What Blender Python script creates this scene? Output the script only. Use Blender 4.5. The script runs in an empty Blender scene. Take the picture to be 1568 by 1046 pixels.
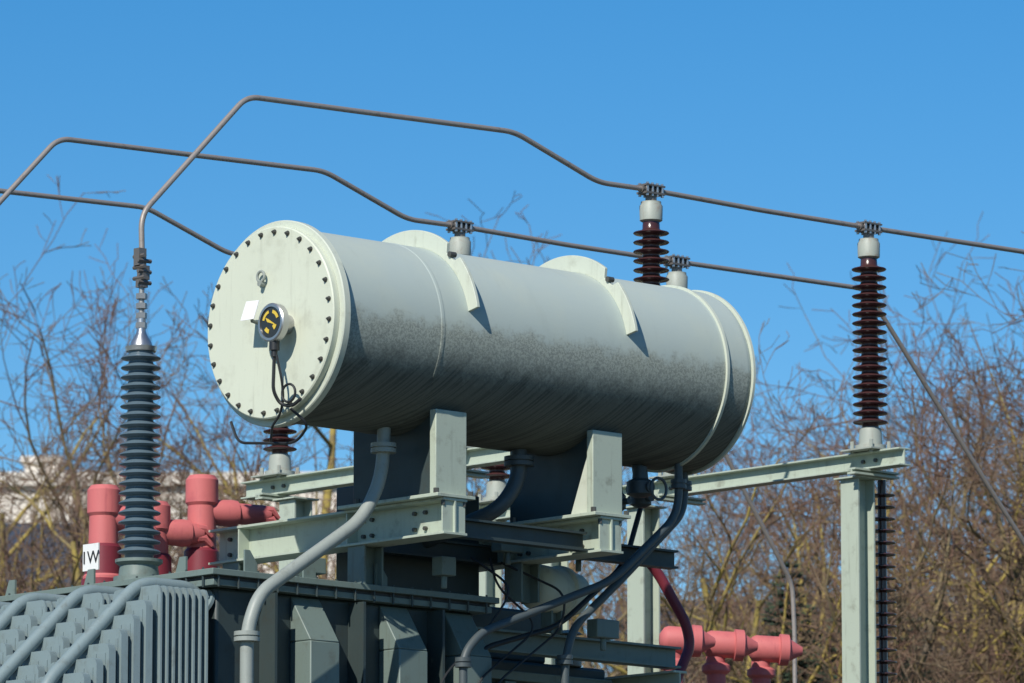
import bpy, math, random, bmesh
from mathutils import Vector, Matrix
R=random.Random(7)
sc=bpy.context.scene
# ------------------------------------------------------------ materials
def newmat(name):
    m=bpy.data.materials.new(name); m.use_nodes=True
    nt=m.node_tree; b=nt.nodes['Principled BSDF']; return m,nt,b
def N(nt,t,**k):
    n=nt.nodes.new(t)
    for a,v in k.items(): setattr(n,a,v)
    return n
def mixc(nt,fac,c1,c2,mode='MIX'):
    n=N(nt,'ShaderNodeMix',data_type='RGBA',blend_type=mode)
    for s,v in ((n.inputs[0],fac),(n.inputs[6],c1),(n.inputs[7],c2)):
        if hasattr(v,'links'): nt.links.new(v,s)
        elif isinstance(v,(int,float)): s.default_value=v
        else: s.default_value=(*v,1)
    return n.outputs[2]
def math_(nt,op,a,b=None,c=None,clamp=False):
    n=N(nt,'ShaderNodeMath',operation=op,use_clamp=clamp)
    for i,v in enumerate((a,b,c)):
        if v is None: continue
        if hasattr(v,'links'): nt.links.new(v,n.inputs[i])
        else: n.inputs[i].default_value=v
    return n.outputs[0]
def noise(nt,vec,scale,detail=6,rough=.6,dist=0):
    n=N(nt,'ShaderNodeTexNoise'); n.inputs['Scale'].default_value=scale
    n.inputs['Detail'].default_value=detail; n.inputs['Roughness'].default_value=rough
    n.inputs['Distortion'].default_value=dist
    if vec is not None: nt.links.new(vec,n.inputs['Vector'])
    return n.outputs[0]
def ramp(nt,fac,a,b):
    n=N(nt,'ShaderNodeMapRange'); nt.links.new(fac,n.inputs[0])
    n.inputs[1].default_value=a; n.inputs[2].default_value=b; n.interpolation_type='SMOOTHSTEP'
    return n.outputs[0]
def bump(nt,b,h,s=.3,d=.01):
    n=N(nt,'ShaderNodeBump'); n.inputs['Strength'].default_value=s; n.inputs['Distance'].default_value=d
    nt.links.new(h,n.inputs['Height']); nt.links.new(n.outputs[0],b.inputs['Normal'])
def pos(nt): return N(nt,'ShaderNodeNewGeometry').outputs['Position']
def scaled(nt,vec,s):
    n=N(nt,'ShaderNodeMapping'); nt.links.new(vec,n.inputs[0]); n.inputs['Scale'].default_value=s
    return n.outputs[0]
def paint(name,col,dirt=(.09,.085,.06),amt=.5,rough=.5,metal=0,streak=True,sc_=9):
    m,nt,b=newmat(name); p=pos(nt)
    n1=noise(nt,p,sc_,8,.65)
    f=ramp(nt,n1,.52,.78)
    c=mixc(nt,math_(nt,'MULTIPLY',f,amt),col,dirt)
    if streak:
        n2=noise(nt,scaled(nt,p,(14,14,1.2)),2.0,5,.6)
        c=mixc(nt,math_(nt,'MULTIPLY',ramp(nt,n2,.55,.8),amt*.8),c,dirt)
    n3=noise(nt,p,90,4,.7)
    c=mixc(nt,math_(nt,'MULTIPLY',ramp(nt,n3,.62,.74),amt*.8),c,tuple(x*.5 for x in dirt))
    n4=noise(nt,p,1.7,3,.5)
    c=mixc(nt,math_(nt,'MULTIPLY',n4,.28),c,tuple(x*.7 for x in col))
    nt.links.new(c,b.inputs['Base Color'])
    b.inputs['Metallic'].default_value=metal
    nt.links.new(math_(nt,'MULTIPLY_ADD',n1,.3,rough-.15),b.inputs['Roughness'])
    bump(nt,b,n3,.12,.003)
    return m
GREEN=paint('green_grey_paint',(.44,.50,.41),dirt=(.11,.09,.06),amt=.55)
GREEND=paint('shade_green_paint',(.16,.21,.19),amt=.6)  # darker copy of the green paint, shade mixed into its base colour
DARK=paint('shade_dark_paint',(.040,.058,.058),dirt=(.04,.04,.03),amt=.6)  # paint darkened to carry the shade under the lid and the conservator
PIPED=paint('dark_pipe_paint',(.07,.088,.093),amt=.5)
PIPE=paint('pipe_paint',(.30,.33,.30),amt=.45)
RADM=paint('radiator_paint',(.21,.275,.285),amt=.55)
COVER=paint('cover_paint',(.62,.655,.53),dirt=(.28,.28,.21),amt=.4,rough=.55,sc_=5)
FIN=paint('fin_paint',(.56,.60,.50),dirt=(.22,.22,.16),amt=.4)
STEEL=paint('galvanised_steel',(.36,.36,.35),dirt=(.1,.09,.08),amt=.5,rough=.45,metal=.6,streak=False)
CLAMP=paint('tarnished_clamp',(.20,.18,.165),dirt=(.06,.05,.045),amt=.6,rough=.5,metal=.5,streak=False)
WIREM=paint('weathered_conductor',(.34,.30,.27),dirt=(.08,.06,.05),amt=.6,rough=.5,metal=.3,streak=False,sc_=25)
BRIGHT=paint('bare_aluminium',(.5,.5,.5),dirt=(.15,.14,.13),amt=.5,rough=.35,metal=.85,streak=False)
CAPM=paint('cast_cap',(.36,.39,.34),dirt=(.22,.09,.04),amt=.7,rough=.55,sc_=14)
BROWN=paint('brown_porcelain',(.065,.026,.025),dirt=(.12,.09,.08),amt=.3,rough=.22)
BLUEP=paint('grey_porcelain',(.095,.14,.17),dirt=(.2,.2,.2),amt=.3,rough=.3)
REDM=paint('red_epoxy',(.58,.15,.15),dirt=(.28,.045,.07),amt=.6,rough=.65,sc_=4)
REDD=paint('dark_red_epoxy',(.20,.025,.04),dirt=(.08,.02,.03),amt=.4,rough=.5)
BLACK=paint('black_rubber',(.018,.02,.022),dirt=(.06,.06,.055),amt=.4,rough=.5)
BOLTM=paint('bolt_steel',(.10,.10,.09),dirt=(.05,.03,.02),amt=.5,rough=.5,metal=.4)
WHITE=paint('white_enamel',(.8,.8,.78),amt=.12,streak=False)
YEL=paint('dial_yellow',(.7,.5,.06),amt=.1,streak=False)
DIAL=paint('dial_black',(.03,.032,.03),amt=.1,rough=.2,streak=False)
# tank shell: matt paint, algae and grime on the lower half, underside shade painted in
def tankmat():
    m,nt,b=newmat('tank_shell_paint'); p=pos(nt)
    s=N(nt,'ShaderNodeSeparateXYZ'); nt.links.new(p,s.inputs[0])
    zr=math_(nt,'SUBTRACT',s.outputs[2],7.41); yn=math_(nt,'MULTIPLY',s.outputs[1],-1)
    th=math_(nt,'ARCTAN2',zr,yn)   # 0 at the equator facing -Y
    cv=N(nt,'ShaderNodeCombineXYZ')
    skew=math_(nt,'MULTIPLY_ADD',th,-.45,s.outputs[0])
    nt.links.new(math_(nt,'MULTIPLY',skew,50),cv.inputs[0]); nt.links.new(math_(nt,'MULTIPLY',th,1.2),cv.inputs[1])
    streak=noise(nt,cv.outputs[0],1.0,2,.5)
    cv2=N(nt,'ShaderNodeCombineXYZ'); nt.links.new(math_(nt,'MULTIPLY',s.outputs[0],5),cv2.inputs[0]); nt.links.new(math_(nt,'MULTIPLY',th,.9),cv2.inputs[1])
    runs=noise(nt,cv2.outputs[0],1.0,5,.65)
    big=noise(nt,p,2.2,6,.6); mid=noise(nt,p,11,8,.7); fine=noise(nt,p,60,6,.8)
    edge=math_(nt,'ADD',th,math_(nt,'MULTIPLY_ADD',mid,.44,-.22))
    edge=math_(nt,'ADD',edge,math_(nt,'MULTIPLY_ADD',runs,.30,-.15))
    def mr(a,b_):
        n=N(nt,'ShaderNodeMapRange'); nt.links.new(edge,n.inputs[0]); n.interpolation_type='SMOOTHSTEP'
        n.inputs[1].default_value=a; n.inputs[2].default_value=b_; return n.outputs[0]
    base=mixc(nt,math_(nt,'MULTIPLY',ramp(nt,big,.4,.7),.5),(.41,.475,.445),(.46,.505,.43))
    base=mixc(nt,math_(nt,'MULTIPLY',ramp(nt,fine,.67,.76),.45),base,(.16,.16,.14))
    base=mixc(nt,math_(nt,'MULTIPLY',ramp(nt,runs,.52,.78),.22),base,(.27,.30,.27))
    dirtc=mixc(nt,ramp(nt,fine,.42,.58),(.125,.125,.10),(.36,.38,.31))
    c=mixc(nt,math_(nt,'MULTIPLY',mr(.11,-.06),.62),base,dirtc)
    low=mixc(nt,math_(nt,'MULTIPLY',ramp(nt,streak,.45,.62),.75),(.115,.122,.105),(.045,.05,.045))  # underside streaks and grime, darkened further to carry the shade there
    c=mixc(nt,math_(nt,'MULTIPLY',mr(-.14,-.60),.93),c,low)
    nt.links.new(c,b.inputs['Base Color']); b.inputs['Roughness'].default_value=.75
    b.inputs['Specular IOR Level'].default_value=.25
    bump(nt,b,fine,.2,.004)
    return m
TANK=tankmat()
# ------------------------------------------------------------ mesh helpers
def link(o,parent=None):
    sc.collection.objects.link(o)
    if parent is not None: o.parent=parent
    return o
def empty(name):
    e=bpy.data.objects.new(name,None); e.empty_display_size=.3
    return link(e)
def meshobj(name,v,f,mat,parent=None,smooth=True,bev=0,ang=35):
    me=bpy.data.meshes.new(name); me.from_pydata([tuple(x) for x in v],[],f); me.update()
    bm=bmesh.new(); bm.from_mesh(me); bmesh.ops.recalc_face_normals(bm,faces=bm.faces); bm.to_mesh(me); bm.free()
    if smooth:
        for p_ in me.polygons: p_.use_smooth=True
        me.set_sharp_from_angle(angle=math.radians(ang))
    me.materials.append(mat)
    o=bpy.data.objects.new(name,me); link(o,parent)
    if bev:
        md=o.modifiers.new('b','BEVEL'); md.width=bev; md.segments=2; md.limit_method='ANGLE'
    return o
class MB:
    def __init__(s): s.v=[];s.f=[]
    def add(s,v,f):
        o=len(s.v); s.v+=[Vector(x) for x in v]; s.f+=[tuple(i+o for i in q) for q in f]; return s
    def box(s,a,b):
        x0,y0,z0=a;x1,y1,z1=b
        return s.add([(x0,y0,z0),(x1,y0,z0),(x1,y1,z0),(x0,y1,z0),(x0,y0,z1),(x1,y0,z1),(x1,y1,z1),(x0,y1,z1)],
            [(0,3,2,1),(4,5,6,7),(0,1,5,4),(1,2,6,5),(2,3,7,6),(3,0,4,7)])
    def basis(s,ax):
        ax=Vector(ax).normalized(); h=Vector((0,0,1)) if abs(ax.z)<.9 else Vector((1,0,0))
        u=ax.cross(h).normalized(); return ax,u,ax.cross(u)
    def lathe(s,prof,o,ax=(0,0,1),n=32):
        ax,u,w=s.basis(ax); o=Vector(o); v=[];f=[]
        for a,r in prof:
            for i in range(n):
                t=2*math.pi*i/n; v.append(o+ax*a+(u*math.cos(t)+w*math.sin(t))*max(r,1e-4))
        m=len(prof)
        for j in range(m-1):
            for i in range(n): k=(i+1)%n; f.append((j*n+i,j*n+k,(j+1)*n+k,(j+1)*n+i))
        f.append(tuple(range(n))[::-1]); f.append(tuple((m-1)*n+i for i in range(n)))
        return s.add(v,f)
    def cyl(s,a,b,r,n=16,r2=None):
        a=Vector(a);b=Vector(b); return s.lathe([(0,r),((b-a).length,r if r2 is None else r2)],a,b-a,n)
    def tube(s,pts,r,n=10):
        pts=[Vector(p_) for p_ in pts]; v=[];f=[]; m=len(pts); u=None
        for i,p_ in enumerate(pts):
            d=(pts[min(i+1,m-1)]-pts[max(i-1,0)]).normalized()
            if u is None: u=d.cross(Vector((0,0,1)) if abs(d.z)<.9 else Vector((1,0,0))).normalized()
            u=(u-d*u.dot(d)).normalized(); w=d.cross(u)
            rr=r[i] if isinstance(r,(list,tuple)) else r
            for k in range(n):
                t=2*math.pi*k/n; v.append(p_+(u*math.cos(t)+w*math.sin(t))*rr)
        for j in range(m-1):
            for i in range(n): k=(i+1)%n; f.append((j*n+i,j*n+k,(j+1)*n+k,(j+1)*n+i))
        f.append(tuple(range(n))[::-1]); f.append(tuple((m-1)*n+i for i in range(n)))
        return s.add(v,f)
    def extr(s,poly,o,e1,e2,d):
        o,e1,e2,d=map(Vector,(o,e1,e2,d)); n=len(poly)
        v=[o+e1*a+e2*b for a,b in poly]; v+=[x+d for x in v]
        f=[tuple(range(n))[::-1],tuple(range(n,2*n))]+[(i,(i+1)%n,n+(i+1)%n,n+i) for i in range(n)]
        return s.add(v,f)
    def ibeam(s,a,b,w,h,tf=.014,tw=.012):
        a=Vector(a);b=Vector(b); d=b-a; e2=Vector((0,0,1)) if abs(d.normalized().z)<.9 else Vector((1,0,0))
        e1=d.cross(e2).normalized(); W=w/2;H=h/2;T=tw/2
        poly=[(-W,-H),(W,-H),(W,-H+tf),(T,-H+tf),(T,H-tf),(W,H-tf),(W,H),(-W,H),(-W,H-tf),(-T,H-tf),(-T,-H+tf),(-W,-H+tf)]
        return s.extr(poly,a,e1,e2,d)
    def torus(s,c,ax,R_,r,n=28):
        ax,u,w=s.basis(ax); c=Vector(c); v=[];f=[];k=8
        for i in range(n):
            t=2*math.pi*i/n; e=u*math.cos(t)+w*math.sin(t)
            for j in range(k):
                q=2*math.pi*j/k; v.append(c+e*(R_+r*math.cos(q))+ax*r*math.sin(q))
        for i in range(n):
            for j in range(k):
                f.append((i*k+j,i*k+(j+1)%k,((i+1)%n)*k+(j+1)%k,((i+1)%n)*k+j))
        return s.add(v,f)
    def obj(s,name,mat,parent=None,**k): return meshobj(name,s.v,s.f,mat,parent,**k)
def rounded(pts,rad=.1,n=6):
    pts=[Vector(p_) for p_ in pts]; out=[pts[0]]
    for i in range(1,len(pts)-1):
        a,b,c=pts[i-1],pts[i],pts[i+1]
        ra=min(rad,(a-b).length*.45,(c-b).length*.45)
        p0=b+(a-b).normalized()*ra; p2=b+(c-b).normalized()*ra
        for k in range(n+1):
            t=k/n; out.append(p0*(1-t)**2+b*2*t*(1-t)+p2*t*t)
    out.append(pts[-1]); return out

# ------------------------------------------------------------ conservator tank
ZC=7.41
T=empty('conservator_tank')
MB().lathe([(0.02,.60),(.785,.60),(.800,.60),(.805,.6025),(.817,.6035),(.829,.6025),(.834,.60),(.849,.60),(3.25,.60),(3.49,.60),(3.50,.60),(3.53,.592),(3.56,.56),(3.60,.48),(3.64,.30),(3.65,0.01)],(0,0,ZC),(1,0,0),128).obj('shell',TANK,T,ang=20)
m=MB()
m.lathe([(3.29,.595),(3.29,.617),(3.312,.617),(3.312,.595)],(0,0,ZC),(1,0,0),128)
m.lathe([(3.535,.56),(3.535,.612),(3.555,.612),(3.555,.56)],(0,0,ZC),(1,0,0),128)
m.obj('end_bands',FIN,T)  # paler paint puts the lit edges of the bands into their colour
MB().lathe([(-.035,.5),(-.035,.636),(-.028,.642),(.015,.642),(.022,.636),(.022,.5)],(0,0,ZC),(1,0,0),128).obj('flange',FIN,T)
MB().lathe([(-.085,0.01),(-.085,.590),(-.078,.598),(-.037,.598),(-.037,0.01)],(0,0,ZC),(1,0,0),128).obj('end_cover',COVER,T)
m=MB(); nb=28
for i in range(nb):
    t=2*math.pi*(i+.35)/nb; y=.562*math.cos(t); z=ZC+.562*math.sin(t)
    m.cyl((-.085,y,z),(-.089,y,z),.017,12); m.cyl((-.088,y,z),(-.100,y,z),.0125,6); m.cyl((-.099,y,z),(-.110,y,z),.006,8)
m.obj('cover_bolts',BOLTM,T)
def ring(name,X):
    m=MB(); poly=[]; n=60; a0=math.radians(12);a1=math.radians(168)
    for i in range(n+1):
        t=a0+(a1-a0)*i/n
        ro=.685+.025*math.sin(t)**2
        dth=abs(math.degrees(t)-50)
        if dth<4.5: ro=.645
        poly.append((-ro*math.cos(t),ro*math.sin(t)))
    for i in range(n,-1,-1):
        t=a0+(a1-a0)*i/n; poly.append((-.599*math.cos(t),.599*math.sin(t)))
    m.extr(poly,(X-.0125,0,ZC),(0,1,0),(0,0,1),(.025,0,0))
    m.obj(name,FIN,T,bev=.003)
    t=math.radians(50)
    MB().cyl((X-.025,-.66*math.cos(t),ZC+.66*math.sin(t)),(X+.025,-.66*math.cos(t),ZC+.66*math.sin(t)),.018,16).obj(name+'_eye',BOLTM,T)
ring('lifting_ring_1',1.05); ring('lifting_ring_2',2.42)
def saddle(name,X,gus):
    poly=[(-.36,6.40),(.40,6.40)]
    for i in range(0,25):
        y=.40-.76*i/24; poly.append((y,ZC-math.sqrt(.597**2-y*y)))
    MB().extr(poly,(X-.09,0,0),(0,1,0),(0,0,1),(.18,0,0)).obj(name+'_web',DARK,T,bev=.006)  # dark colour holds the shade that the tank casts on the web
    m=MB(); m.box((X-.13,-.42,6.402),(X+.13,-.362,6.93)); m.obj(name,GREEN,T,bev=.005)
    if gus:
        m=MB()
        m.extr([(-.362,6.402),(-.20,6.402),(-.362,6.80)],(X-.115,0,0),(0,1,0),(0,0,1),(.012,0,0))
        m.extr([(-.362,6.402),(-.20,6.402),(-.362,6.80)],(X+.103,0,0),(0,1,0),(0,0,1),(.012,0,0)); m.obj(name+'_gussets',FIN,T)
    m=MB(); m.box((X-.16,-.47,6.378),(X+.16,.47,6.400)); m.obj(name+'_foot',GREEN,T,bev=.003)
    m=MB()
    for dx in(-.145,.145):
        for y in(-.44,.3): m.cyl((X+dx,y,6.40),(X+dx,y,6.43),.018,6); m.cyl((X+dx*.6,y,6.33),(X+dx*.6,y,6.377),.014,6)
    m.obj(name+'_bolts',BOLTM,T)
saddle('saddle_1',1.05,False); saddle('saddle_2',2.40,True)
# gauge
G=Vector((-.085,-.175,7.375))
m=MB(); m.cyl(G,G+Vector((-.10,0,0)),.06,24); m.lathe([(0,.108),(.01,.120),(.055,.120),(.062,.112),(.062,.097),(.052,.097)],G+Vector((-.085,0,0)),(-1,0,0),40)
m.obj('gauge_body',BRIGHT,T)
m=MB(); m.cyl(G+Vector((-.125,0,0)),G+Vector((-.140,0,0)),.096,40); m.obj('gauge_dial',DIAL,T)
m=MB(); x=G.x-.1415
for (a0,a1,r0,r1) in((15,75,.060,.078),(105,160,.058,.078),(200,235,.03,.06),(285,325,.045,.07)):
    poly=[]
    for i in range(9): t=math.radians(a0+(a1-a0)*i/8); poly.append((r1*math.cos(t),r1*math.sin(t)))
    for i in range(8,-1,-1): t=math.radians(a0+(a1-a0)*i/8); poly.append((r0*math.cos(t),r0*math.sin(t)))
    m.extr(poly,(x,G.y,G.z),(0,1,0),(0,0,1),(-.002,0,0))
m.extr([(-.05,-.02),(.03,.005),(.045,.032),(.02,.022)],(x,G.y,G.z),(0,1,0),(0,0,1),(-.003,0,0))
m.obj('gauge_marks',YEL,T,smooth=False)
m=MB(); c=Vector((-.225,.015,7.475)); e1=Vector((.1,.98,.1)).normalized(); e2=Vector((.35,0,.94)).normalized()
m.extr([(-.07,-.065),(.07,-.075),(.07,.06),(-.065,.065)],c,e1,e2,(-.006,0,0)); m.obj('gauge_cover_flap',WHITE,T,smooth=False)
m=MB(); m.tube([(-.085,.05,7.40),(-.2,.03,7.41),(-.222,.015,7.45)],.012,8)
m.torus((-.115,.05,7.70),(1,0,0),.033,.009); m.cyl((-.085,.05,7.655),(-.13,.05,7.655),.018,12); m.obj('cover_eye',PIPE,T)
m=MB(); m.cyl(G+Vector((-.11,0,-.10)),G+Vector((-.11,0,-.17)),.032,16); m.cyl(G+Vector((-.11,0,-.17)),G+Vector((-.11,0,-.21)),.02,12)
m.obj('gauge_gland',BLACK,T)
m=MB(); gx=G.x-.11
m.tube(rounded([(gx,G.y,G.z-.2),(gx,G.y+.01,G.z-.42),(gx+.05,G.y,G.z-.50),(gx+.06,G.y-.10,G.z-.52),(gx+.07,G.y-.17,G.z-.48)],.07),.011,8)
m.tube(rounded([(gx,G.y-.02,G.z-.2),(gx+.02,G.y-.05,G.z-.36),(gx+.06,G.y-.02,G.z-.47),(-.1,-.12,6.82),(-.1,-.05,6.76),(.1,.2,6.70)],.07),.008,8)
m.torus((gx+.04,G.y-.09,G.z-.44),(1,.1,0),.055,.008)
m.tube(rounded([(-.1,-.22,6.85),(-.02,-.3,6.75),(.05,-.1,6.66),(.05,.45,6.72),(.05,.52,6.86)],.12),.009,8)
m.obj('gauge_cable',BLACK,T)

# ------------------------------------------------------------ support beams for the conservator
S=empty('conservator_support_frame')
for i,X in enumerate((1.05,2.40)):
    MB().ibeam((X,-.46,6.262),(X,1.80,6.262),.20,.228,.016,.014).obj('cantilever_beam_%d'%(i+1),GREEN,S,bev=.002)
    m=MB()
    for y in(-.445,.45,1.5): m.box((X-.094,y,6.165),(X+.094,y+.012,6.359))
    m.obj('stiffeners_%d'%(i+1),GREEN,S)
    m=MB()
    m.ibeam((X,.38,5.90),(X,.38,6.146),.16,.16); m.ibeam((X,1.6,5.90),(X,1.6,6.146),.16,.16)
    m.obj('brackets_%d'%(i+1),GREEND,S)
    m=MB()
    for y in(-.2,-.1,.3,.38,1.55,1.68):
        for z in(6.21,6.31): m.cyl((X-.03,y,z),(X-.006,y,z),.014,6)
    m.obj('web_bolts_%d'%(i+1),BOLTM,S)
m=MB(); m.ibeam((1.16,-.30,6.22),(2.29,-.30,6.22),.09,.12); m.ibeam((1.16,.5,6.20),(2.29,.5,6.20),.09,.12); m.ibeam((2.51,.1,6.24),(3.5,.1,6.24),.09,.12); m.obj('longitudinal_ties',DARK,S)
MB().box((1.30,.62,5.93),(2.25,.95,6.60)).obj('dark_mass_box',DARK,S,bev=.01)  # plain box added as a dark mass under the tank
m=MB(); m.ibeam((4.26,1.0,7.05),(1.2,1.0,7.05),.08,.10); m.obj('back_tie',GREEN,S)

# ------------------------------------------------------------ transformer
TR=empty('power_transformer')
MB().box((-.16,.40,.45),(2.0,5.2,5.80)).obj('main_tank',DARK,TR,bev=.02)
m=MB(); m.box((-.28,.29,5.862),(2.12,5.4,5.900)); m.box((-.25,.32,5.800),(2.08,5.36,5.838)); m.obj('lid',GREEND,TR,bev=.003)
MB().box((-.24,.33,5.838),(2.07,5.35,5.862)).obj('lid_gasket',BLACK,TR)
m=MB()
k=0
while -.22+k*.16<2.1: m.cyl((-.22+k*.16,.306,5.79),(-.22+k*.16,.306,5.912),.007,6); k+=1
k=0
while .4+k*.16<5.3: m.cyl((-.267,.4+k*.16,5.79),(-.267,.4+k*.16,5.912),.007,6); k+=1
m.obj('lid_bolts',DARK,TR)
m=MB()
for X in(.56,1.30,1.85):
    m.box((X-.12,.20,.5),(X+.12,.398,5.50)); m.extr([(.20,5.501),(.398,5.501),(.398,5.79)],(X-.12,0,0),(0,1,0),(0,0,1),(.24,0,0))
m.obj('tank_stiffeners',GREEND,TR,bev=.008)
m=MB()
for X in(.2,.93,1.6): m.box((X-.01,.25,3),(X+.01,.398,5.78))
for Z in(5.1,4.2): m.box((-.15,.30,Z),(1.99,.398,Z+.05))
m.obj('tank_ribs',DARK,TR)
m=MB()
for k,X in enumerate((.02,.5,1.1)):
    m.extr([(0,0),(.10,0),(.10,.06),(.04,.14),(0,.14)],(X,.34,5.901),(1,0,0),(0,0,1),(0,.015,0))
for Y in(.6,1.5,2.3,3.1): m.extr([(0,0),(.10,0),(.06,.10),(0,.10)],(-.24,Y,5.901),(0,1,0),(0,0,1),(.015,0,0))
m.obj('lid_lugs',GREEND,TR)
m=MB(); m.box((-.1,.6,.15),(1.95,.8,.45)); m.box((-.1,4.6,.15),(1.95,4.8,.45)); m.obj('base_skids',DARK,TR)
MB().box((-2.0,-1.2,.0),(6,6.2,.15)).obj('plinth',paint('concrete',(.32,.31,.29)),TR,bev=.02)
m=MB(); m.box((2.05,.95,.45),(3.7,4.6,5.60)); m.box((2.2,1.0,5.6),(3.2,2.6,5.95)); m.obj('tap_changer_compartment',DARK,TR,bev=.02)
m=MB()
for X in(2.3,2.75,3.2,3.6): m.box((X-.05,.86,.5),(X+.05,.948,5.45))
m.box((2.06,.88,5.46),(3.69,.948,5.52)); m.obj('compartment_ribs',GREEND,TR,bev=.004)
m=MB(); m.ibeam((1.7,.55,5.66),(3.95,.55,5.66),.12,.14); m.obj('side_beam',GREEND,TR)
m=MB(); m.ibeam((3.85,.4,5.50),(3.85,2.9,5.50),.12,.12); m.obj('side_beam_light',GREEN,TR)
m=MB(); m.lathe([(0,.05),(.02,.11),(.05,.14),(.07,.15),(.30,.15),(.31,.17),(.34,.17),(.35,.15),(.5,.14)],(2.52,.42,6.02),(1,.25,-.02),32); m.obj('relief_dome',COVER,TR)
m=MB(); m.ibeam((2.75,.47,5.73),(2.75,.47,5.88),.1,.1); m.obj('relief_dome_stand',GREEND,TR)
m=MB(); m.cyl((3.4,1.0,5.60),(3.4,1.0,5.68),.09,20)
for k in range(4): m.lathe([(0,.05),(.005,.10),(.03,.05)],(3.4,1.0,5.69+.04*k),(0,0,1),20)
m.obj('small_bushing',CAPM,TR)
# radiators: flat panels, the outer groups stepping down under a falling header
RA=empty('radiator_bank')
for b_ in range(6):
    Y0=.26+.56*b_; m=MB(); w=.46
    def panel(x,zt,th):
        prof=[(0,zt-.04),(.015,zt-.01),(.04,zt),(w-.04,zt),(w-.015,zt-.01),(w,zt-.04),(w,4.0),(0,4.0)]
        m.extr(prof,(x,Y0,0),(0,1,0),(0,0,1),(-th,0,0))
        for q in range(5): m.box((x-th-.005,Y0+.03+q*.085,4.05),(x-th-.0005,Y0+.03+q*.085+.05,zt-.06))
    for k in range(8): panel(-.34-.052*k,5.76,.014)
    for k in range(7): panel(-.78-.095*k,5.66-.095*k,.052)
    m.obj('panels_%d'%(b_+1),RADM,RA,ang=30)
    m=MB(); pts=[(-.17,Y0+.23,5.70),(-.30,Y0+.23,5.79),(-.70,Y0+.23,5.79),(-1.42,Y0+.23,5.12),(-1.52,Y0+.23,4.8)]
    m.tube(rounded(pts,.12),.042,16); m.cyl((-.18,Y0+.23,5.70),(-.2,Y0+.23,5.71),.09,20)
    m.obj('header_pipe_%d'%(b_+1),RADM,RA)
    m=MB()
    for zb in(5.05,4.5): m.box((-1.44,Y0-.008,zb),(-.33,Y0-.003,zb+.02))
    m.obj('tie_bar_%d'%(b_+1),GREEND,RA)
m=MB()
for b_ in range(6): m.box((-1.2,.35+.56*b_,.15),(-.5,.45+.56*b_,4.0))
m.obj('radiator_stands',GREEND,RA)

# ------------------------------------------------------------ HV bushing
def bushing(X,Y,z0=6.01):
    E=empty('high_voltage_bushing')
    m=MB(); m.lathe([(0,.16),(.03,.16),(.03,.13),(.10,.12),(.12,.15),(.14,.15),(.14,.10)],(X,Y,5.90),(0,0,1),32); m.obj('turret',GREEND,E)
    prof=[(0,.09)]; n=21; dz=.0615
    for k in range(n):
        z=.03+k*dz; rr=.137-.012*(k/n); cr=.092-.015*(k/n)
        prof+=[(z,cr),(z+.004,cr+.002),(z+.012,rr-.004),(z+.018,rr),(z+.024,rr-.004),(z+.042,cr+.004),(z+.05,cr)]
    zt=.03+n*dz; prof+=[(zt,.08)]
    MB().lathe(prof,(X,Y,z0+.03),(0,0,1),48).obj('porcelain_sheds',BLUEP,E,ang=60)
    z=z0+.03+zt
    m=MB(); m.lathe([(0,.095),(.03,.10),(.035,.07),(.06,.065),(.11,.035),(.13,.03),(.22,.03)],(X,Y,z),(0,0,1),32)
    m.obj('top_cap',BRIGHT,E)
    m=MB()
    for k in range(4): m.cyl((X,Y,z+.15+.062*k),(X,Y,z+.185+.062*k),.036,6)
    m.cyl((X,Y,z+.10),(X,Y,z+.44),.018,12)
    m.obj('terminal_nuts',STEEL,E)
    m=MB()
    m.box((X-.03,Y-.025,z+.41),(X+.03,Y+.025,z+.46)); m.box((X-.015,Y-.03,z+.46),(X+.04,Y+.03,z+.55)); m.box((X-.04,Y-.02,z+.55),(X+.02,Y+.035,z+.66))
    for k in range(3):
        m.cyl((X-.05,Y-.02,z+.44+.07*k),(X+.055,Y-.02,z+.44+.07*k),.014,6); m.cyl((X-.02,Y-.055,z+.47+.07*k),(X-.02,Y+.055,z+.47+.07*k),.014,6)
    m.obj('terminal_clamp',CLAMP,E)
YP=(1.2,3.14,5.08)
for Y in YP: bushing(-.12,Y)
# ------------------------------------------------------------ conductors
ENDS=([(8.55,1.2,8.99),(9.95,1.2,7.55),(10.6,1.2,6.9),(10.6,1.2,0)],[(8.55,3.14,8.99),(9.95,3.14,7.55),(10.6,3.14,6.9),(10.6,3.14,0)],[(8.2,5.08,8.98),(9.72,5.08,7.0),(9.74,5.08,6.6),(9.74,5.08,0)])
for Y,en in zip(YP,ENDS):
    pts=[(-.12,Y,7.98),(-.13,Y,8.24),(.74,Y,9.12),(1.9,Y,9.158),(3.10,Y,9.20),(3.88,Y,8.955),(4.38,Y,8.965),(5.46,Y,8.957),(6.54,Y,8.965)]+en
    MB().tube(rounded(pts,.10,8),.0185,12).obj('overhead_conductor',WIREM)
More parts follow.
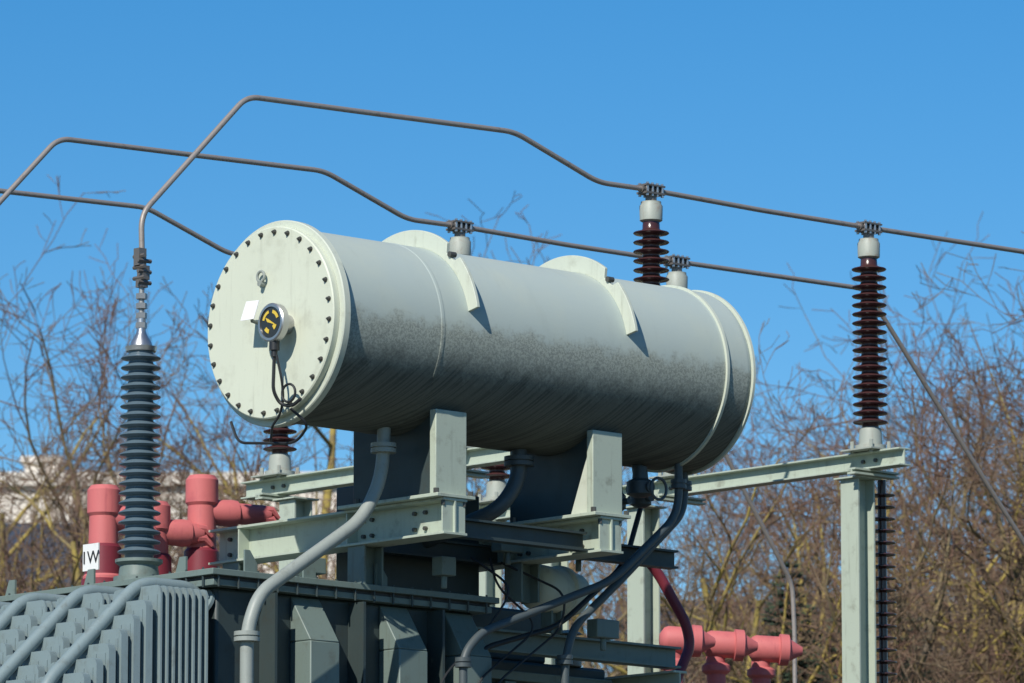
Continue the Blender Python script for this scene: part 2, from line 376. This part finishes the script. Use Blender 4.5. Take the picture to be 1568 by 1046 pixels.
# ------------------------------------------------------------ post insulators
def post_ins(X,Y):
    E=empty('post_insulator')
    z0=7.37
    m=MB(); m.lathe([(0,.11),(.03,.11),(.035,.085),(.12,.08),(.15,.075),(.16,.06)],(X,Y,z0),(0,0,1),32)
    for a in(45,135,225,315):
        c_=math.radians(a); m.cyl((X+.13*math.cos(c_),Y+.13*math.sin(c_),z0-.03),(X+.13*math.cos(c_),Y+.13*math.sin(c_),z0+.06),.014,6)
    m.box((X-.15,Y-.15,z0-.012),(X+.15,Y+.15,z0-.001))
    m.obj('base',CAPM,E)
    prof=[(0,.06)]; n=18; dz=.0645
    for k in range(n):
        z=.02+k*dz; prof+=[(z,.060),(z+.004,.065),(z+.010,.118),(z+.016,.124),(z+.022,.120),(z+.036,.068),(z+.046,.060)]
    prof+=[(.02+n*dz+.03,.058)]
    MB().lathe(prof,(X,Y,z0+.16),(0,0,1),48).obj('porcelain_sheds',BROWN,E,ang=60)
    z=z0+.16+.02+n*dz+.03
    m=MB(); m.lathe([(0,.062),(.01,.078),(.11,.080),(.125,.07),(.14,.07)],(X,Y,z),(0,0,1),32); m.obj('cap',CAPM,E)
    z+=.14
    m=MB(); m.box((X-.09,Y-.05,8.930),(X+.09,Y+.05,8.944)); m.box((X-.09,Y-.05,8.984),(X+.09,Y+.05,8.996))
    m.cyl((X-.10,Y,8.966),(X+.10,Y,8.966),.030,12); m.cyl((X,Y,z-.01),(X,Y,8.94),.04,12)
    m.obj('conductor_clamp',CLAMP,E)
    m=MB()
    for dx in(-.07,-.023,.023,.07):
        for dy in(-.038,.038): m.cyl((X+dx,Y+dy,8.915),(X+dx,Y+dy,9.008),.011,6)
    m.obj('clamp_bolts',BRIGHT,E)
for X in(4.38,6.54):
    for Y in YP: post_ins(X,Y)
# ------------------------------------------------------------ gantries
def gantry(X,ys):
    E=empty('steel_gantry')
    MB().ibeam((X,.87,7.291),(X,5.45,7.291),.12,.125,.012,.012).obj('cross_beam',GREEN,E,bev=.002)
    m=MB()
    for Y in YP: m.ibeam((X-.2,Y,7.205),(X+.25,Y,7.205),.08,.044)
    m.obj('brackets',GREEN,E)
    m=MB()
    for Y in YP:
        for dy in(-.06,.06): m.cyl((X-.025,Y+dy,7.29),(X-.005,Y+dy,7.29),.015,6)
    m.obj('beam_bolts',BOLTM,E)
    for i,Y in enumerate(ys):
        MB().ibeam((X,Y,0),(X,Y,7.17),.17,.17,.014,.012).obj('post_%d'%(i+1),GREEN,E)
        MB().box((X-.12,Y-.12,7.171),(X+.12,Y+.12,7.182)).obj('post_head_%d'%(i+1),GREEN,E)
gantry(4.38,(2.2,4.9)); gantry(6.54,(1.33,3.50,5.2))
E=empty('surge_arrester')
m=MB(); prof=[(0,.03)]
for k in range(24): z=.02+k*.085; prof+=[(z,.03),(z+.012,.095),(z+.018,.095),(z+.03,.03)]
prof.append((2.1,.03)); m.lathe(prof,(6.84,1.38,5.1),(0,0,1),24); m.obj('sheds',BROWN,E,ang=60)
MB().cyl((6.84,1.38,0),(6.84,1.38,5.1),.06,16).obj('pedestal',STEEL,E)
# ------------------------------------------------------------ pipes
def pipe(name,pts,r,mat,rad=.15,fl=()):
    E=empty(name); MB().tube(rounded(pts,rad,8),r,20).obj('run',mat,E)
    if fl:
        m=MB()
        for (p_,ax) in fl:
            m.lathe([(-.03,r),(-.03,r*1.9),(-.004,r*1.9),(-.004,r*1.6),(.004,r*1.6),(.004,r*1.9),(.03,r*1.9),(.03,r)],p_,ax,24)
        m.obj('flanges',mat,E)
pipe('oil_pipe',[(.78,-.1,6.95),(.76,-.1,6.52),(.60,-.1,6.24),(-.24,-.1,5.71),(-.335,-.1,5.48),(-.335,-.1,3.0)],.042,PIPE,.16,[((.77,-.1,6.70),(0,0,1)),((-.335,-.1,5.44),(0,0,1))])
pipe('buchholz_pipe',[(2.0,-.02,6.95),(2.0,-.02,6.62),(1.85,.0,6.42),(1.70,.3,6.30),(1.66,.7,6.2)],.05,PIPED,.15,[((2.0,-.02,6.74),(0,0,1))])
pipe('drain_pipe',[(3.50,.0,6.9),(3.50,.0,6.55),(2.95,.0,6.08),(2.50,.0,5.72),(2.42,.0,5.50),(2.42,.0,3.0)],.027,PIPED,.12,[((3.50,0,6.72),(0,0,1)),((2.42,0,5.50),(0,0,1))])
pipe('drain_pipe',[(3.3,-.15,6.9),(3.3,-.15,6.5),(2.7,-.15,6.02),(1.55,-.15,5.60),(1.40,-.15,5.45),(1.40,-.15,3.0)],.027,PIPED,.15,[((3.3,-.15,6.70),(0,0,1)),((1.40,-.15,5.40),(0,0,1))])
pipe('vent_pipe',[(3.35,.25,6.6),(3.2,.25,6.2),(2.6,.25,5.75),(1.9,.25,5.55),(1.7,.25,5.2),(1.7,.25,3)],.018,BLACK,.15)
m=MB()
for (a,b_) in (((3.05,-.05,6.60),.09),((3.2,.1,6.56),.07),((2.90,0,6.50),.05)):
    m.lathe([(0,b_*.5),(.02,b_),(.10,b_),(.12,b_*.6),(.2,b_*.5)],a,(0,0,1),20); m.cyl((a[0],a[1]-.1,a[2]+.06),(a[0],a[1]+.1,a[2]+.06),b_*.4,12)
m.torus((3.05,-.22,6.64),(0,1,0),.07,.01); m.cyl((3.05,-.05,6.7),(3.05,0,6.9),.04,12)
m.obj('valve_cluster',PIPED)
m=MB()
for k in range(3):
    a=R.uniform(1.5,2.8); pts=[(a,R.uniform(.3,.6),6.15),(a+R.uniform(-.1,.3),R.uniform(.1,.3),5.95),(a+R.uniform(-.4,.4),R.uniform(.1,.3),5.72),(a+R.uniform(-.5,.5),R.uniform(.1,.25),5.3),(a+R.uniform(-.5,.5),.15,4.6)]
    m.tube(rounded(pts,.15),.008,8)
m.obj('control_cables',BLACK)
m=MB()
for (x,y,z,w,h) in((1.45,.1,5.98,.12,.12),(2.1,.25,6.2,.2,.16),(2.7,.2,6.2,.16,.2),(.62,.40,5.95,.12,.1),(2.9,.2,5.7,.2,.12)):
    m.box((x,y,z),(x+w,y+.1,z+h)); m.cyl((x+w/2,y+.05,z-.08),(x+w/2,y+.05,z+.001),.02,10)
m.obj('junction_boxes',GREEND,bev=.01)
# ------------------------------------------------------------ red cable bushings
def red(X,Y,z0,z1,d=(1,-.35,0),L=.34):
    E=empty('red_cable_bushing'); d=Vector(d).normalized()
    m=MB(); m.lathe([(0,.13),(.05,.13),(.09,.10),(z1-z0-.20,.092),(z1-z0-.18,.107),(z1-z0-.03,.107),(z1-z0,.085),(z1-z0+.005,.02)],(X,Y,z0),(0,0,1),32); m.obj('riser',REDM,E)
    c=Vector((X,Y,z0+(z1-z0)*.68))
    m=MB(); m.lathe([(0,.07),(.12,.085),(.20,.09),(.24,.085),(.25,.07),(L,.065),(L+.03,.055)],c,d,28); m.obj('arm',REDM,E)
    m=MB(); e=c+d*(L-.01)
    for k in range(4):
        w=Vector((0,0,1)).cross(d); q=e+w*(.03 if k%2 else -.03)+Vector((0,0,.03 if k>1 else -.03))
        m.tube([q,q+d*.05,q+d*.10+Vector((0,0,-.05))],[.03,.028,.012],8)
    m.obj('arm_fingers',REDM,E)
    m=MB(); m.lathe([(0,.14),(.05,.14),(.06,.12),(.26,.115),(.28,.10)],(X,Y,z0-.02),(0,0,1),32); m.obj('skirt',REDD,E)
red(.24,2.0,5.98,6.62,L=.26); red(.70,2.05,5.96,6.56,L=.30); red(1.06,2.0,6.02,6.76,L=.44)
for x in (6.49,6.93,7.40):
    E=empty('red_cable_elbow'); c=Vector((x,3.2,6.18))
    m=MB(); m.lathe([(-.06,.04),(-.03,.085),(.0,.098),(.17,.098),(.175,.118),(.24,.115),(.25,.085),(.30,.055),(.345,.03),(.35,.01)],c,(1,-.75,-.06),28)
    m.tube(rounded([c+Vector((.05,0,0)),c+Vector((.05,0,-.15)),c+Vector((.07,0,-.5)),c+Vector((.07,0,-6.1))],.05),.070,20)
    m.lathe([(0,.08),(.02,.105),(.06,.105),(.08,.08)],c+Vector((.055,0,-.22)),(0,0,1),24); m.obj('body',REDM,E)
m=MB(); m.tube(rounded([(4.40,1.3,6.45),(4.52,1.28,6.33),(4.70,1.2,6.0),(4.74,1.2,5.85),(4.6,1.2,5.6)],.1),.036,14); m.obj('red_cable',REDD)
m=MB(); m.box((4.3,1.3,5.50),(5.0,1.9,5.60)); m.box((4.3,1.3,5.3),(4.6,1.5,5.499)); m.box((4.5,1.5,.1),(4.7,1.7,5.499)); m.obj('red_cable_box',REDD,bev=.02)
# 1W marker
E=empty('phase_marker_sign')
MB().box((-.205,1.50,6.00),(-.195,1.655,6.17)).obj('plate',WHITE,E)
cu=bpy.data.curves.new('t','FONT'); cu.body='1W'; cu.size=.115; cu.extrude=.001; cu.align_x='CENTER'
to=bpy.data.objects.new('lettering',cu); to.location=(-.208,1.578,6.045); to.rotation_euler=(math.radians(90),0,math.radians(-90)); link(to,E); to.data.materials.append(BLACK)
MB().cyl((-.19,1.57,5.9),(-.19,1.57,6.02),.01,8).obj('stem',STEEL,E)

# ------------------------------------------------------------ surroundings
CX,CY=-23.50,-27.30
def site(t,s): return (CX+.682*t+.731*s, CY+.731*t-.682*s)
def groundmat():
    m,nt,b=newmat('grass_and_gravel'); p=pos(nt)
    c=mixc(nt,ramp(nt,noise(nt,p,.15,8,.6),.4,.6),(.045,.06,.025),(.10,.09,.075)); nt.links.new(c,b.inputs['Base Color']); b.inputs['Roughness'].default_value=.95
    bump(nt,b,noise(nt,p,12,6,.7),.5,.05); return m
MB().add([(-1500,-1500,0),(1500,-1500,0),(1500,1500,0),(-1500,1500,0)],[(0,1,2,3)]).obj('ground',groundmat(),smooth=False)
def barkmat(name,y=.8):
    m,nt,b=newmat(name); p=N(nt,'ShaderNodeTexCoord').outputs['Object']
    at=N(nt,'ShaderNodeAttribute',attribute_name='thick'); th=at.outputs['Fac']
    lich=mixc(nt,ramp(nt,noise(nt,p,2.2,5,.7),.36,.56),(.13,.10,.065),(.39,.295,.06))
    bark=mixc(nt,y,(.15,.115,.085),lich)
    tw=mixc(nt,ramp(nt,noise(nt,p,.6,3,.5),.4,.6),(.18,.10,.07),(.21,.15,.09))
    c=mixc(nt,ramp(nt,th,.0082,.016),tw,bark)
    nt.links.new(c,b.inputs['Base Color']); b.inputs['Roughness'].default_value=.9; return m
BARK=barkmat('lichened_bark'); BARK2=barkmat('bark_reddish',.3)
def gen_tree(name,seed,H,counts=(15,8,6,5),mat=BARK,up=.05,spread=1.0):
    rg=random.Random(seed); V=[];F=[];A=[]
    def rv(a): return Vector((rg.gauss(0,a),rg.gauss(0,a),rg.gauss(0,a)))
    def tubei(pts,rs,n):
        o=len(V); m_=len(pts)
        for i in range(m_):
            d=(pts[min(i+1,m_-1)]-pts[max(i-1,0)]).normalized()
            u=d.orthogonal().normalized(); w=d.cross(u)
            for k in range(n):
                t=2*math.pi*k/n; V.append(pts[i]+(u*math.cos(t)+w*math.sin(t))*rs[i]); A.append(rs[i])
        for j in range(m_-1):
            for i in range(n): k=(i+1)%n; F.append((o+j*n+i,o+j*n+k,o+(j+1)*n+k,o+(j+1)*n+i))
    def grow(p,d,L,r,lv):
        seg=(.7,.45,.3,.2,.16)[lv]; n=max(3 if lv<4 else 2,int(L/seg)); pts=[p.copy()]; rs=[r]; d=d.copy(); jit=(.09,.16,.2,.22,.2)[lv]; dirs=[d.copy()]
        for i in range(n):
            d=(d+rv(jit)+Vector((0,0,up*(1.3 if lv>1 else 1)))).normalized(); pts.append(pts[-1]+d*L/n); dirs.append(d.copy())
            rs.append(max(.0055,r*(1-.78*(i+1)/n)))
        tubei(pts,rs,(8,6,4,3,3)[lv])
        if lv>=4: return
        cnt=counts[lv]; cnt=max(3,int(cnt*(1 if lv==0 else min(1.5,L/((0,H*.28,H*.15,H*.075)[lv])))))
        for c in range(cnt):
            t0=.34 if lv==0 else .12
            t=t0+(1-t0)*((c+rg.random())/cnt); t=min(t,.99)
            i=int(t*n); q=pts[i]+(pts[min(i+1,n)]-pts[i])*(t*n-i)
            dd=dirs[min(i+1,n)]; u=dd.orthogonal().normalized(); u.rotate(Matrix.Rotation(rg.uniform(0,6.283),3,dd))
            ang=math.radians(rg.uniform(28,65))*(spread if lv==0 else 1); nd=(dd*math.cos(ang)+u*math.sin(ang)).normalized()
            if lv==0: l2=H*rg.uniform(.25,.38)*(1.2-.5*t)
            else: l2=L*rg.uniform(.38,.64)*(1.1-.4*t)
            grow(q,nd,l2,min(rs[i]*.65,(0,.085,.038,.018,.009)[lv+1]*rg.uniform(.8,1.25)),lv+1)
    grow(Vector((0,0,0)),Vector((rg.gauss(0,.04),rg.gauss(0,.04),1)).normalized(),H*.84,.17,0)
    me=bpy.data.meshes.new(name); me.from_pydata([tuple(x) for x in V],[],F)
    at=me.attributes.new('thick','FLOAT','POINT'); at.data.foreach_set('value',A)
    me.polygons.foreach_set('use_smooth',[True]*len(me.polygons)); me.materials.append(mat); me.update(); return me
TM=[gen_tree('bare_tree_mesh_%d'%i,31+i*7,14.0,mat=(BARK,BARK,BARK2,BARK)[i],spread=(1,1.15,.9,1)[i],counts=((15,8,6,5),(15,8,6,5),(16,8,7,5),(16,9,6,5))[i]) for i in range(4)]
def tree(i,t,s,h,rot):
    o=bpy.data.objects.new('bare_tree',TM[i]); x,y=site(t,s); o.location=(x,y,-.1); k=h/14.0; o.scale=(k,k,k); o.rotation_euler=(0,0,rot); link(o)
for a in((0,74,-6.9,14.0,.3),(1,80,-3.9,16.6,1.2),(3,88,-7.9,15.6,.7),(0,92,-1.2,13.4,3.3),(1,72,-1.0,12.0,4.0),
         (2,76,1.5,12.2,.4),(3,78,3.9,14.4,1.9),(0,74,6.3,14.2,5.1),(1,84,5.6,15.6,2.6),(2,68,7.0,13.4,.9),(3,90,8.4,16.4,4.4),(0,70,4.9,12.6,2.8),(2,95,2.4,14.8,3.6),(3,66,2.9,11.4,5.6),(1,68,-4.2,12.4,3.0),
         (3,96,-5.4,16.6,2.2),(1,98,6.9,16.6,.2),(0,88,3.2,15.0,.9),(0,67,6.1,11.8,2.4),(2,78,-5.3,14.8,4.6),(2,86,7.6,15.2,5.9),(3,69,-2.6,12.0,1.1),(1,73,2.2,12.0,6.0),
         (3,72,5.5,12.4,.5),(2,66,4.2,11.2,1.6),(3,82,4.7,13.8,3.4),(2,80,6.9,14.2,2.0),(1,70,-6.9,12.0,5.2)):
    tree(*a)
# conifers
def conmat():
    m,nt,b=newmat('spruce_needles'); p=N(nt,'ShaderNodeTexCoord').outputs['Object']
    c=mixc(nt,ramp(nt,noise(nt,p,2.5,5,.6),.35,.65),(.02,.035,.02),(.055,.085,.045)); nt.links.new(c,b.inputs['Base Color']); b.inputs['Roughness'].default_value=.8; return m
CM=conmat()
def conifer(t,s,h,seed):
    rg=random.Random(seed); V=[];F=[]
    nl=int(h/.13)
    for l in range(nl):
        z=h*(.15+.85*l/nl); Rr=(h-z)*.34+.05; nb=max(5,int(8+Rr*10))
        for k in range(nb):
            a=rg.uniform(0,6.283); L=Rr*rg.uniform(.7,1.1); d=Vector((math.cos(a),math.sin(a),.05+.3*rg.random())).normalized(); p=Vector((0,0,z))
            m_=max(3,int(L/.06))
            for q in range(m_):
                tt=(q+1)/m_; c=p+d*L*tt+Vector((0,0,-.12*L*tt*tt*1.5))
                for side in(-1,1,0):
                    w=Vector((-d.y,d.x,0))*side+d*.6+Vector((0,0,rg.uniform(-.3,.5))); w.normalize(); ln=.13*(1.2-tt*.5)*rg.uniform(.7,1.3)
                    o=len(V); nrm=w.orthogonal().normalized()*.018; V.extend([c+nrm,c-nrm,c+w*ln]); F.append((o,o+1,o+2))
    me=bpy.data.meshes.new('spruce'); me.from_pydata([tuple(v) for v in V],[],F); me.materials.append(CM); me.update()
    E=empty('spruce_tree'); x,y=site(t,s); E.location=(x,y,0)
    o=bpy.data.objects.new('foliage',me); link(o,E)
    MB().cyl((0,0,0),(0,0,h*.97),.12,8,.01).obj('trunk',BARK,E)
conifer(66,3.1,9.6,1); conifer(68,4.6,9.2,2); conifer(69,3.8,9.3,3)
# buildings
def bmat(name,col):
    return paint(name,col,dirt=tuple(x*.6 for x in col),amt=.3,rough=.8,sc_=.4)
CREAM=bmat('cream_render',(.74,.67,.58)); SLATE=bmat('slate_roof',(.05,.062,.085)); GLASS=paint('window_glass',(.05,.06,.08),amt=.1,rough=.1,streak=False); BRK=bmat('pale_brick',(.35,.30,.26))
def building(name,t,s0,s1,h,depth,wall,roofh,roofm,floors,vents=()):
    E=empty(name); x0,y0=site(t,s0); E.location=(x0,y0,0); E.rotation_euler=(0,0,math.radians(-43)); L=s1-s0
    MB().box((0,0,0),(L,depth,h)).obj('walls',wall,E)
    if roofh>.5:
        MB().extr([(-.5,h+.003),(depth+.5,h+.003),(depth/2,h+roofh)],(-.4,0,0),(0,1,0),(0,0,1),(L+.8,0,0)).obj('roof',roofm,E,smooth=False)
    else:
        m=MB(); m.box((-.2,-.2,h+.003),(L+.2,.1,h+roofh)); m.box((-.2,depth-.1,h+.003),(L+.2,depth+.2,h+roofh)); m.box((-.2,.1,h+.003),(.1,depth-.1,h+roofh)); m.obj('parapet',roofm,E)
    m=MB(); g=MB(); fh=h/floors
    for fl in range(floors):
        k=1.0
        while k<L-2:
            m.box((k-.08,-.06,fl*fh+fh*.3-.08),(k+1.38,-.002,fl*fh+fh*.3)); g.box((k,-.03,fl*fh+fh*.3+.003),(k+1.3,-.004,fl*fh+fh*.72)); k+=2.6
    m.obj('sills',wall,E); g.obj('windows',GLASS,E)
    if vents:
        m=MB()
        for (a,w,hh) in vents: m.box((a,2,h),(a+w,2+w,h+hh)); m.box((a-.1,1.9,h+hh+.002),(a+w+.1,2.1+w,h+hh+.15))
        m.obj('roof_vents',wall,E)
building('apartment_building',150,-20,-4.0,21.6,14,CREAM,.35,CREAM,6,((7.3,.9,.9),(8.4,.6,.5),(6.0,.4,.8)))
building('slate_roof_house',105,-20,-7.0,13.4,12,BRK,2.3,SLATE,4)
building('slate_roof_house',120,2.6,26,14.0,13,BRK,2.0,SLATE,4)
# ------------------------------------------------------------ light
Ldir=Vector((-1.0,-.42,.86)).normalized(); el=math.asin(Ldir.z); az=math.atan2(Ldir.x,Ldir.y)
w=bpy.data.worlds.new('World'); sc.world=w; w.use_nodes=True; nt=w.node_tree; bg=nt.nodes['Background']
sky=N(nt,'ShaderNodeTexSky',sky_type='NISHITA'); sky.sun_disc=False; sky.sun_elevation=el; sky.sun_rotation=az
sky.altitude=800; sky.air_density=1.0; sky.dust_density=.1; sky.ozone_density=3.0
hs=N(nt,'ShaderNodeHueSaturation'); hs.inputs['Saturation'].default_value=1.42; hs.inputs['Value'].default_value=1.08
nt.links.new(sky.outputs[0],hs.inputs['Color']); nt.links.new(hs.outputs[0],bg.inputs[0]); bg.inputs[1].default_value=.10
sd=bpy.data.lights.new('sun','SUN'); sd.energy=4.85; sd.angle=math.radians(.53); sd.color=(1,.95,.86)
so=bpy.data.objects.new('sun',sd); so.rotation_euler=(-Ldir).to_track_quat('-Z','Y').to_euler(); so.location=(-20,-10,30); link(so)
# ------------------------------------------------------------ camera
cd=bpy.data.cameras.new('camera'); co=bpy.data.objects.new('camera',cd); link(co)
co.location=(CX,CY,1.6); co.rotation_euler=(math.radians(99.0),0,math.radians(-43)); cd.sensor_width=36; cd.lens=207.7; cd.clip_start=.5; cd.clip_end=5000
cd.dof.use_dof=True; cd.dof.focus_distance=37.5; cd.dof.aperture_fstop=5.6
sc.camera=co
sc.view_settings.view_transform='Standard'; sc.view_settings.look='None'; sc.view_settings.exposure=0
